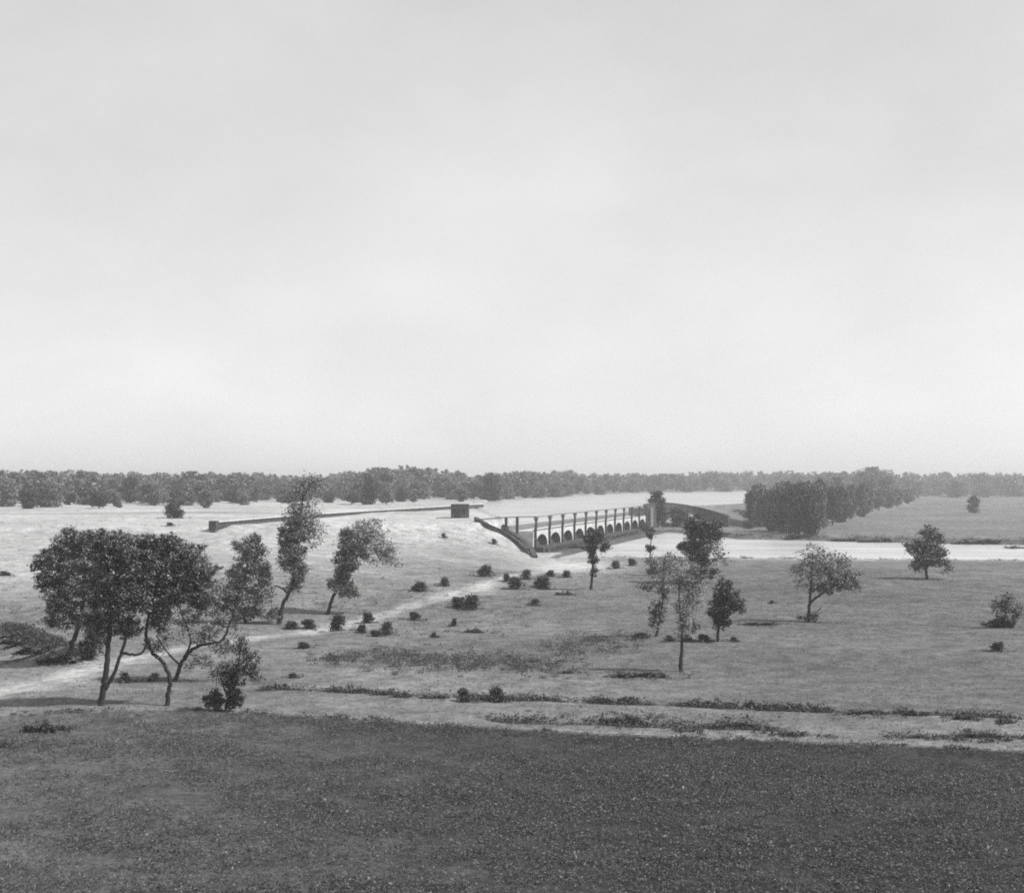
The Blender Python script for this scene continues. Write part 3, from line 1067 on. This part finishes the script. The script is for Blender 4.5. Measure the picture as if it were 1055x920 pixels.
GB = 'dark bushes dotted over the sandy slope and plain'
for b, w, h, lab in (
    ((432, 609), 17, 12, 'dark bush at the left end of the bush row above the path'),
    ((458, 604), 11, 10, 'small round bush above the path, second from the left in the row'),
    ((500, 594), 15, 15, 'upright dark bush above the path midway along the slope'),
    ((472, 626), 16, 11, 'lower bush of a touching pair just below the path, the left one'),
    ((486, 628), 19, 17, 'tallest bush just below the path, right half of a touching pair'),
    ((522, 599), 8, 9, 'small pale edged bush left of the big lump near the sandy shore'),
    ((531, 607), 18, 14, 'wide dark bush in front of two small ones near the sandy shore'),
    ((542, 597), 11, 11, 'small bush behind the wide dark one near the sandy shore'),
    ((559, 606), 18, 16, 'large dark bush furthest right of the big lumps near the shore'),
    ((567, 594), 9, 8, 'small bush peeping out behind the large one near the shore'),
    ((584, 595), 10, 9, 'sparse bush on bare sand between the shore lumps and the slender sapling'),
    ((551, 624), 11, 8, 'lone low bush on the grass below the shore lumps'),
    ((427, 639), 13, 9, 'small bush below the path, above a tiny pair'),
    ((447, 657), 7, 6, 'tiny round bush at the upper left of the reed patch'),
    ((468, 645), 7, 9, 'narrow upright little bush above the reed patch'),
    ((634, 586), 12, 9, 'dark bush right of the slender sapling near the canal'),
    ((651, 583), 10, 8, 'small bush near the canal between the slender and the wispy sapling'),
    ((624, 568), 12, 7, 'dark bush sitting at the canal waterline behind the slender sapling'),
    ((348, 650), 15, 22, 'tall egg shaped bush at the foot of the leaning tree'),
    ((300, 648), 14, 10, 'low bush between the tallest tree and the egg shaped bush'),
    ((318, 648), 14, 11, 'low bush just left of the egg shaped bush'),
    ((379, 642), 14, 11, 'top bush of the ring of four right of the egg shaped bush'),
    ((373, 652), 11, 10, 'left bush of the ring of four right of the egg shaped bush'),
    ((387, 656), 13, 7, 'lowest bush of the ring of four right of the egg shaped bush'),
    ((398, 654), 14, 15, 'tallest bush of the ring of four, on its right side'),
    ((313, 668), 14, 7, 'flat dark bush below the low pair, on open grass'),
    ((302, 698), 9, 6, 'tiny dark bush on grass right of the ragged shrub'),
    ((158, 702), 12, 10, 'small conical bush seen through the open trunks'),
    ((129, 703), 15, 11, 'pale bush beside the forked trunk'),
    ((477, 723), 15, 15, 'rounded bush on the ditch line, left of a matching wider one'),
    ((512, 723), 19, 18, 'wider rounded bush on the ditch line'),
    ((457, 554), 5, 5, 'dot sized bush high on the sandy slope left of the ramp'),
    ((509, 561), 6, 6, 'tiny bush on the sandy slope just below the ramp wall'),
    ((198, 565), 6, 5, 'tiny bush on pale sand above the broad tree'),
    ((5, 593), 12, 5, 'low dark bush on the pale flats at the left edge'),
    ((1028, 671), 15, 10, 'compact dark bush below the ragged shrub at the right'),
    ((756, 661), 8, 6, 'tiny bush right of the round headed young tree'),
    ((725, 661), 14, 8, 'dark bush added as shade between the bare stemmed tree and the round headed one'),  # this bush and the next stand in for the round headed tree's shadow
    ((709, 661), 10, 8, 'dark bush added as shade touching the bare stem on its right'),
    ((690, 661), 9, 7, 'small bush left of the bare stem'),
    ((661, 657), 14, 6, 'low bush at the foot of the wispy tree'),
    ((795, 622), 5, 4, 'dot sized bush alone between round headed and forked trees'),
    ((178, 534), 19, 20, 'dark upright bush standing on the pale flats far behind the old trees'),
    ((175, 542), 8, 4, 'tiny bush in front of the dark upright one on the flats'),
    ((1050, 571), 26, 10, 'dark mound like bush in the canal mouth at the right edge'),
    ((772, 545), 14, 9, 'low bush at the left foot of the dark grove'),
    ((700, 543), 24, 20, 'dark spreading bush growing below the far wing wall'),
    ((722, 546), 24, 14, 'grey bush low beside the far wing wall, right of the darker one'),
    ((664, 548), 14, 12, 'dark bush by the last sluice pier'),
):
    put(PBUSH if 'pale bush' in lab or 'grey bush' in lab else BUSH, 'bush', b, w, h, lab, 'bush', GB)

GL = 'patches of low scrub along the ditch and bank'
for b, w, h, lab in (
    ((40, 754), 32, 14, 'dark spreading scrub patch at the corner of the field, left'),
    ((62, 752), 14, 6, 'thin scrub trailing off the dark patch at the field corner'),
    ((14, 658), 34, 8, 'topmost scrub added as shade on the dark bank left of the leaning trunk'),  # bank scrub by the leaning trunk is added in place of its shadow band
    ((2, 770), 12, 8, 'small dark scrub at the extreme left edge'),
    ((20, 664), 40, 10, 'upper scrub added as shade on the dark bank left of the leaning trunk'),
    ((40, 674), 42, 12, 'middle scrub added as shade on the dark bank left of the leaning trunk'),
    ((58, 683), 36, 10, 'lowest scrub added as shade on the dark bank beside the leaning trunk'),
    ((285, 711), 12, 3, 'thin scrub at the left beginning of the ditch line'),
    ((345, 713), 22, 3, 'flat scrub on the ditch line right of its left end'),
    ((372, 714), 16, 5, 'low scrub on the ditch line before the first dark lump'),
    ((392, 716), 12, 5, 'pale thin scrub next to the first dark lump of the ditch line'),
    ((414, 718), 16, 7, 'first dark lump on the ditch line'),
    ((447, 719), 30, 3, 'long flat scrub left of the rounded ditch bushes'),
    ((495, 722), 10, 5, 'low scrub between the two rounded ditch bushes'),
    ((528, 722), 12, 5, 'low scrub right of the rounded ditch bushes'),
    ((563, 722), 24, 4, 'flat dark scrub on the ditch line below the reed patch'),
    ((622, 722), 14, 4, 'short scrub left of a taller twig on the ditch line'),
    ((648, 723), 18, 6, 'uneven scrub under the bare stemmed tree on the ditch line'),
    ((722, 727), 32, 5, 'long dark scrub on the ditch line past the bare stem'),
    ((752, 728), 16, 5, 'dark scrub left of the tallest ditch tuft'),
    ((772, 729), 12, 9, 'tallest tuft on the right half of the ditch line'),
    ((786, 730), 16, 5, 'scrub leaning against the tallest ditch tuft'),
    ((818, 731), 22, 7, 'dark scrub on the ditch line below the forked tree'),
    ((848, 733), 22, 5, 'tapering scrub on the ditch line right of the forked tree'),
    ((890, 735), 40, 5, 'longest dark scrub on the ditch line at the right'),
    ((926, 735), 14, 5, 'scrub just left of the round dark ditch tuft'),
    ((938, 737), 12, 8, 'round dark tuft near the right end of the ditch line'),
    ((953, 737), 8, 6, 'small tuft beside the round dark one at the ditch line'),
    ((995, 741), 26, 6, 'sloping scrub near the right end of the ditch line'),
    ((1035, 745), 18, 7, 'last scrub of the ditch line at the right edge'),
    ((656, 697), 60, 5, 'wide flat dark scrub added as shade left of the bare stem foot'),  # added scrub standing in for a shadow strip on the grass
    ((585, 694), 10, 5, 'small dark scrub at the right end of the reed patch'),
    ((487, 652), 18, 6, 'flat scrub above the reed patch next to a narrow bush'),
    ((581, 613), 16, 5, 'flat scrub on grass left of the slender sapling foot'),
    ((735, 751), 40, 5, 'dark scrub lining the hollow at the field border'),
    ((760, 749), 26, 5, 'dark scrub at the right end of the border hollow'),
    ((640, 743), 40, 4, 'faint scrub at the left end of the border hollow'),
    ((1010, 759), 46, 4, 'long dark scrub between ditch line and field at the right edge'),
    ((940, 760), 30, 3, 'faint flat scrub between ditch line and field, right of centre'),
    ((872, 558), 30, 3, 'dark scrub on the far canal bank right of the forked tree top'),
    ((905, 559), 40, 3, 'long low scrub on the far canal bank left of the compact round tree'),
    ((1010, 561), 50, 3, 'low scrub on the far canal bank right of the compact round tree'),
    ((823, 554), 26, 5, 'scrub under the front edge of the dark grove'),
    ((785, 644), 36, 4, 'flat scrub added as the shadow left of the forked tree foot'),  # added scrub standing in for the forked tree's cast shadow
    ((600, 566), 26, 4, 'scrub along the waterline below the middle sluice arches'),
    ((568, 566), 16, 5, 'scrub along the waterline below the nearest sluice arches'),
):
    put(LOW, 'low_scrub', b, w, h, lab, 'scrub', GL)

# ---- the dark grove behind the canal
GG = 'trees of the dark grove behind the canal'
gtrees = [(778, 541, 24, 44), (790, 545, 22, 46), (800, 547, 24, 50), (812, 549, 26, 55), (824, 551, 26, 58), (834, 551, 24, 56), (845, 546, 22, 50), (856, 541, 22, 46),
          (866, 538, 20, 42), (876, 535, 20, 40), (886, 532, 18, 38), (895, 529, 18, 29), (904, 526, 18, 25), (914, 524, 17, 22), (924, 521, 16, 19), (934, 519, 16, 17),
          (784, 543, 22, 45), (795, 541, 22, 45), (806, 548, 24, 50), (818, 547, 24, 52), (829, 548, 24, 54), (840, 546, 24, 50), (785, 534, 24, 40), (806, 535, 24, 44), (826, 534, 26, 44), (846, 531, 24, 40), (866, 527, 22, 30), (886, 522, 20, 23)]
for i, (a, b, w, h) in enumerate(gtrees):
    o = put(GROVE[5:] if b < 531 and i < 16 else GROVE[:7], 'grove_tree', (a + rng.uniform(-2, 2), b), w * rng.uniform(.9, 1.15), h * rng.uniform(.86, .97), 'dark tree packed closely with others in the grove behind the canal', 'tree', GG)
    if i == 0:
        o['label'] = 'dark tree at the left end of the grove behind the canal'
    elif i == 4:
        o['label'] = 'front most and tallest dark tree of the grove behind the canal'
    elif i == 15:
        o['label'] = 'smallest tree where the grove tapers off to the right'

# ---- single trees before the far wood
GF = 'single trees standing before the far wood'
for b, w, h, lab in (
    ((505, 517), 34, 29, 'large round grey tree right behind the gatehouse roof'),
    ((475, 517), 17, 14, 'small dark pointed tree directly above the gatehouse'),
    ((431, 514), 11, 12, 'little pointed tree left of the gatehouse beyond the wall'),
    ((414, 517), 15, 16, 'small round tree right of the tall dark pair beyond the wall'),
    ((381, 520), 24, 32, 'left and darker tree of a tall pair beyond the embankment wall'),
    ((399, 515), 16, 28, 'right tree of a tall pair beyond the embankment wall'),
    ((362, 520), 16, 15, 'low tree left of the tall dark pair beyond the wall'),
    ((273, 514), 18, 24, 'dark tree just left of the tallest tree top, before the wood'),
    ((258, 516), 15, 18, 'smaller dark tree left of another beyond the wall end'),
    ((238, 518), 14, 14, 'low tree above the end block of the embankment wall'),
    ((160, 521), 16, 22, 'grey tree behind the upright bush on the flats'),
    ((76, 519), 26, 18, 'wide low tree above the furthest left crown'),
    ((135, 518), 26, 26, 'bushy grey tree before the wood above the forked tree'),
    ((208, 520), 18, 22, 'grey tree before the wood right of the upright bush'),
    ((990, 512), 24, 16, 'pair shaped dark tree at the wood edge above the far right field'),
):
    put(GROVE, 'distant_tree', b, w, h, lab, 'tree', GF)

# ---- far wood: individually standing front trees, and the mass behind
SKY_X = [-150, 0, 150, 300, 330, 350, 390, 420, 455, 485, 520, 550, 620, 700, 760, 830, 900, 960, 1055, 1200]
SKY_Y = [485, 484, 486, 488, 491, 486, 481, 480, 484, 489, 487, 484, 487, 487, 484, 485, 483, 486, 486, 486]
FB_X = [-150, 0, 110, 250, 340, 480, 520, 600, 650, 700, 770, 900, 950, 1055, 1200]
FB_Y = [523, 522, 519, 517.5, 515.5, 514.5, 513, 510.5, 508.5, 506.5, 505, 509, 512, 512, 513]
GW = 'trees of the far wood on the horizon'
n = 0
for row, dd in ((0, 0), (1, 70)):
    px = -90.0
    while px < 1145:
        px += rng.uniform(7.5, 11.5) if row else rng.choice([6, 9, 14, 20, 30])
        y0 = np.interp(px, FB_X, FB_Y)
        x, y, z = at(px, y0)
        y2 = y + dd + rng.uniform(-25, 40)
        x2 = x * y2 / y
        z2 = hz(x2, y2)
        top = H + (HZ - np.interp(px, SKY_X, SKY_Y) - 1.6 - 1.6 * math.sin(px * .21 + 2 * math.sin(px * .047))) / F * y2
        hgt = (top - z2) * (rng.uniform(.42, .9) if row == 0 else rng.uniform(.8, 1.07))
        o = link('wood_tree', FART[rng.randint(len(FART))], None, (x2, y2, z2 - .3))
        w = hgt * rng.uniform(.8, 1.35)
        o.scale = (w, w, hgt)
        o.rotation_euler = (0, 0, rng.uniform(0, 6.28))
        tag(o, 'hazy grey tree in the unbroken line of the far wood', 'tree', GW)
        n += 1
for i in range(46):
    px = rng.choice([rng.uniform(-20, 340), rng.uniform(330, 560), rng.uniform(860, 1060)], p=[.55, .25, .2])
    y0 = np.interp(px, FB_X, FB_Y) + abs(rng.normal()) * 2.2
    x, y, z = at(px, y0)
    o = link('wood_tree', (GROVE + FART[1::2])[rng.randint(len(GROVE) + len(FART[1::2]))], None, (x, y, z - .3))
    hgt = y / F * rng.uniform(8, 22)
    w = hgt * rng.uniform(.8, 1.3)
    o.scale = (w, w, hgt)
    o.rotation_euler = (0, 0, rng.uniform(0, 6.28))
    tag(o, 'grey tree standing a little forward of the far wood', 'tree', 'trees forward of the far wood')


def far_wood():
    r = np.random.RandomState(31)
    pts = []
    for px in np.arange(-420, 1480, 5.0):
        pc = min(max(px, -150), 1200)
        y0 = np.interp(pc, FB_X, FB_Y)
        x, y, z = AT0(pc, y0)
        for q in range(3):
            y2 = y + r.uniform(120, 330)
            x2 = (px - CX) / F * y2 + r.uniform(-4, 4)
            top = H + (HZ - np.interp(pc, SKY_X, SKY_Y) - 1.2 - 1.2 * math.sin(px * .13 + 2 * math.sin(px * .031))) / F * y2
            g = 4.5 if px < 760 else 0
            hh_ = (top - g) * r.uniform(.8, 1.02)
            w = r.uniform(4, 8)
            n_ = 75
            d = r.normal(size=(n_, 3)) * np.array([w * .5, w * .5, 1])
            zz = g + hh_ * (1 - r.uniform(0, 1, n_) ** 1.3 * .98)
            tp = np.clip((g + hh_ - zz) / (hh_ * .35), .25, 1)
            pts.append(np.stack([x2 + d[:, 0] * tp, y2 + d[:, 1] * tp, zz], 1))
    C = np.concatenate(pts)
    s = r.uniform(.9, 2.2, len(C))
    tag(link('far_wood', quad_mesh('far_wood', diamonds(C, s, r, .4, .8), M_FAR)), kind='stuff')


_cache = {}


def AT0(px, py):
    return at(px, py)


far_wood()


# ------------------------------------------------------------------ ground cover
def patch_noise(x, y):
    return lumps(x * 7.3, y * 7.3) + .8 * lumps(x * 2.1 + 7, y * 2.1) + lumps(x * 17, y * 17 + 3)


def field_crop():
    r = np.random.RandomState(41)
    N = 110000
    y = np.sqrt(r.uniform(38 ** 2, 92 ** 2, N))
    x = r.uniform(-.47, .47, N) * y
    bx = np.interp(x, BORDER[:, 0], BORDER[:, 1])
    pn = patch_noise(x, y)
    left = sstep(-.42, .05, x / y)
    keep = (y < bx + .1 + r.normal(size=N) * (.12 + .3 * (1 - left))) & (pn + r.normal(size=N) * .55 > -.6 + (1 - left) * .75)
    x, y, pn = x[keep], y[keep], pn[keep]
    z = height(x, y)
    nl = 8
    n_ = len(x)
    h_ = np.clip(.11 + .08 * pn * left[keep] + r.gamma(2, .035, n_), .04, .5)
    h_ = np.where(r.uniform(0, 1, n_) < .012, h_ * 2.2 + .12, h_)
    C = np.stack([np.repeat(x, nl), np.repeat(y, nl), np.repeat(z, nl)], 1)
    hh_ = np.repeat(h_, nl)
    C[:, :2] += r.normal(size=(n_ * nl, 2)) * (.06 + hh_ * .35)[:, None]
    C[:, 2] += r.uniform(.1, 1, n_ * nl) * hh_
    s = r.uniform(.035, .085, n_ * nl) * (.7 + hh_ * 2.2)
    tag(link('field_crop', quad_mesh('field_crop', diamonds(C, s, r, .9, .5), M_CROP)), kind='stuff')


field_crop()


def blades(name, x, y, hmin, hmax, wide, k, mat, seed):
    r = np.random.RandomState(seed)
    n_ = len(x)
    z = height(x, y)
    x, y, z = np.repeat(x, k), np.repeat(y, k), np.repeat(z, k)
    x = x + r.normal(size=n_ * k) * wide * .8
    y = y + r.normal(size=n_ * k) * wide * .8
    h_ = r.uniform(hmin, hmax, n_ * k)
    a = r.uniform(0, 3.14, n_ * k)
    w = np.minimum(h_ * r.uniform(.06, .14, n_ * k), .035)
    lean = r.normal(size=(n_ * k, 2)) * (h_ * .33)[:, None]
    P = np.stack([x, y, z - .02], 1)
    u = np.stack([np.cos(a) * w, np.sin(a) * w, np.zeros_like(a)], 1)
    tip = P + np.stack([lean[:, 0], lean[:, 1], h_], 1)
    mid = (P + tip) / 2
    q = np.stack([P, mid + u, tip, mid - u], 1)
    tag(link(name, quad_mesh(name, q, mat)), kind='stuff')


def plain_grass():
    r = np.random.RandomState(43)
    N = 90000
    y = np.sqrt(r.uniform(70 ** 2, 215 ** 2, N))
    x = r.uniform(-.42, .42, N) * y
    bx = np.interp(x, BORDER[:, 0], BORDER[:, 1])
    pn = patch_noise(x * .6, y * .6)
    t, *_ = zones(x, y)
    keep = (y > bx + 1.6) & (segdist(x, y, PATH, False) > 1.5) & (pn + r.normal(size=N) * .7 > -.1) & (t < .35) & ~inside(x, y, CANAL)
    blades('plain_grass', x[keep], y[keep], .05, .16, .3, 6, M_DRY, 44)


plain_grass()


def reeds():
    r = np.random.RandomState(47)
    xs, ys = [], []
    for px, py, sx, sy, m_ in ((420, 682, 34, 9, 90), (480, 684, 36, 10, 120), (545, 687, 40, 9, 130), (590, 668, 34, 9, 80), (635, 663, 26, 7, 60), (400, 680, 26, 8, 50),
                               (345, 682, 18, 4, 60)):
        a = px + r.normal(size=m_) * sx * .6
        b = py + r.normal(size=m_) * sy * .6
        p = np.array([flat(i, j) for i, j in zip(a, b)])
        xs.append(p[:, 0])
        ys.append(p[:, 1])
    x, y = np.concatenate(xs), np.concatenate(ys)
    x, y = x + r.normal(size=len(x)) * .5, y + r.normal(size=len(x)) * 1.2
    z = height(x, y)
    h_ = np.clip(r.gamma(3, .16, len(x)), .12, 1.2)
    kk = 26
    C = np.stack([np.repeat(x, kk), np.repeat(y, kk), np.repeat(z, kk)], 1)
    hh_ = np.repeat(h_, kk)
    C[:, :2] += r.normal(size=(len(C), 2)) * (.12 + hh_ * .22)[:, None]
    C[:, 2] += r.uniform(0, 1, len(C)) * hh_
    tag(link('reeds', quad_mesh('reeds', diamonds(C, r.uniform(.07, .19, len(C)), r, .1, .35), M_REED)), kind='stuff')


reeds()



def weeds():
    r = np.random.RandomState(53)
    X, Y, Hh = [], [], []

    def line(P, n_, spread, h_, gap=.3):
        P = np.asarray(P, float)
        seg = np.r_[0, np.cumsum(np.linalg.norm(np.diff(P, axis=0), axis=1))]
        u = r.uniform(0, seg[-1], n_)
        on = np.sin(u * .9 + 2 * np.sin(u * .23)) + .7 * np.sin(u * 2.3) + r.normal(size=n_) * .4 > gap
        u = u[on]
        X.append(np.interp(u, seg, P[:, 0]) + r.normal(size=len(u)) * spread)
        Y.append(np.interp(u, seg, P[:, 1]) + r.normal(size=len(u)) * spread)
        Hh.append(np.clip(r.gamma(2.2, h_ / 2.2, len(u)), .05, h_ * 3))
    line(DITCH2, 2600, .35, .17, -.1)
    line(DITCH, 900, .8, .16, -.3)
    line(np.array([flat(a, b) for a, b in [(690, 752), (760, 755), (900, 762), (1060, 764)]]), 500, .5, .12, .5)
    line(BORDER[:6] + np.array([0, .3]), 500, .25, .1, .7)
    line(np.array([flat(a, b) for a, b in [(8, 655), (22, 662), (38, 671), (54, 678), (68, 682)]]), 1100, .6, .16, -3)  # weeds added along the left bank to fill its shadow band
    line(BORDER[5:] + np.array([0, .1]), 500, .15, .1, .7)
    line([(44, 392), (50, 389), (57, 352.5), (76, 341.5), (97, 329.5), (116, 320.5), (156, 293.5)], 1500, .5, .5, -.2)
    line([(14, 258.5), (39, 254.6), (56, 251.4), (91, 247.5), (125, 234.5)], 900, .7, .2, .2)
    for fx, fy, w in FEET:
        q = r.normal(size=(int(6 + 8 * min(w, 3)), 2)) * np.array([w * .5, w * .4])
        X.append(fx + q[:, 0])
        Y.append(fy + q[:, 1])
        Hh.append(r.uniform(.08, .3, len(q)))
    # tufts dotted over the sandy rise
    n_ = 900
    px, py = r.uniform(-30, 545, n_), r.uniform(535, 660, n_)
    ok = lumps(px * .35, py * 1.1) + r.normal(size=n_) * .35 > .1
    for a, b in zip(px[ok], py[ok]):
        p = flat(a, b, 6.0 * sstep(650, 545, b))
        if p[1] < 330:
            X.append([p[0]])
            Y.append([p[1]])
            Hh.append([r.uniform(.1, .4)])
    x, y, h_ = np.concatenate(X), np.concatenate(Y), np.concatenate(Hh)
    ok = ~inside(x, y, CANAL)
    x, y, h_ = x[ok], y[ok], h_[ok]
    z = height(x, y)
    kk = 16
    C = np.stack([np.repeat(x, kk), np.repeat(y, kk), np.repeat(z, kk)], 1)
    hh_ = np.repeat(h_, kk)
    C[:, :2] += r.normal(size=(len(C), 2)) * (.08 + hh_ * .5)[:, None]
    C[:, 2] += r.uniform(0, 1, len(C)) * hh_
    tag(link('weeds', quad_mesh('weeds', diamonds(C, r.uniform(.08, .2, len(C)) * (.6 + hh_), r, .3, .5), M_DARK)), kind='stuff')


weeds()
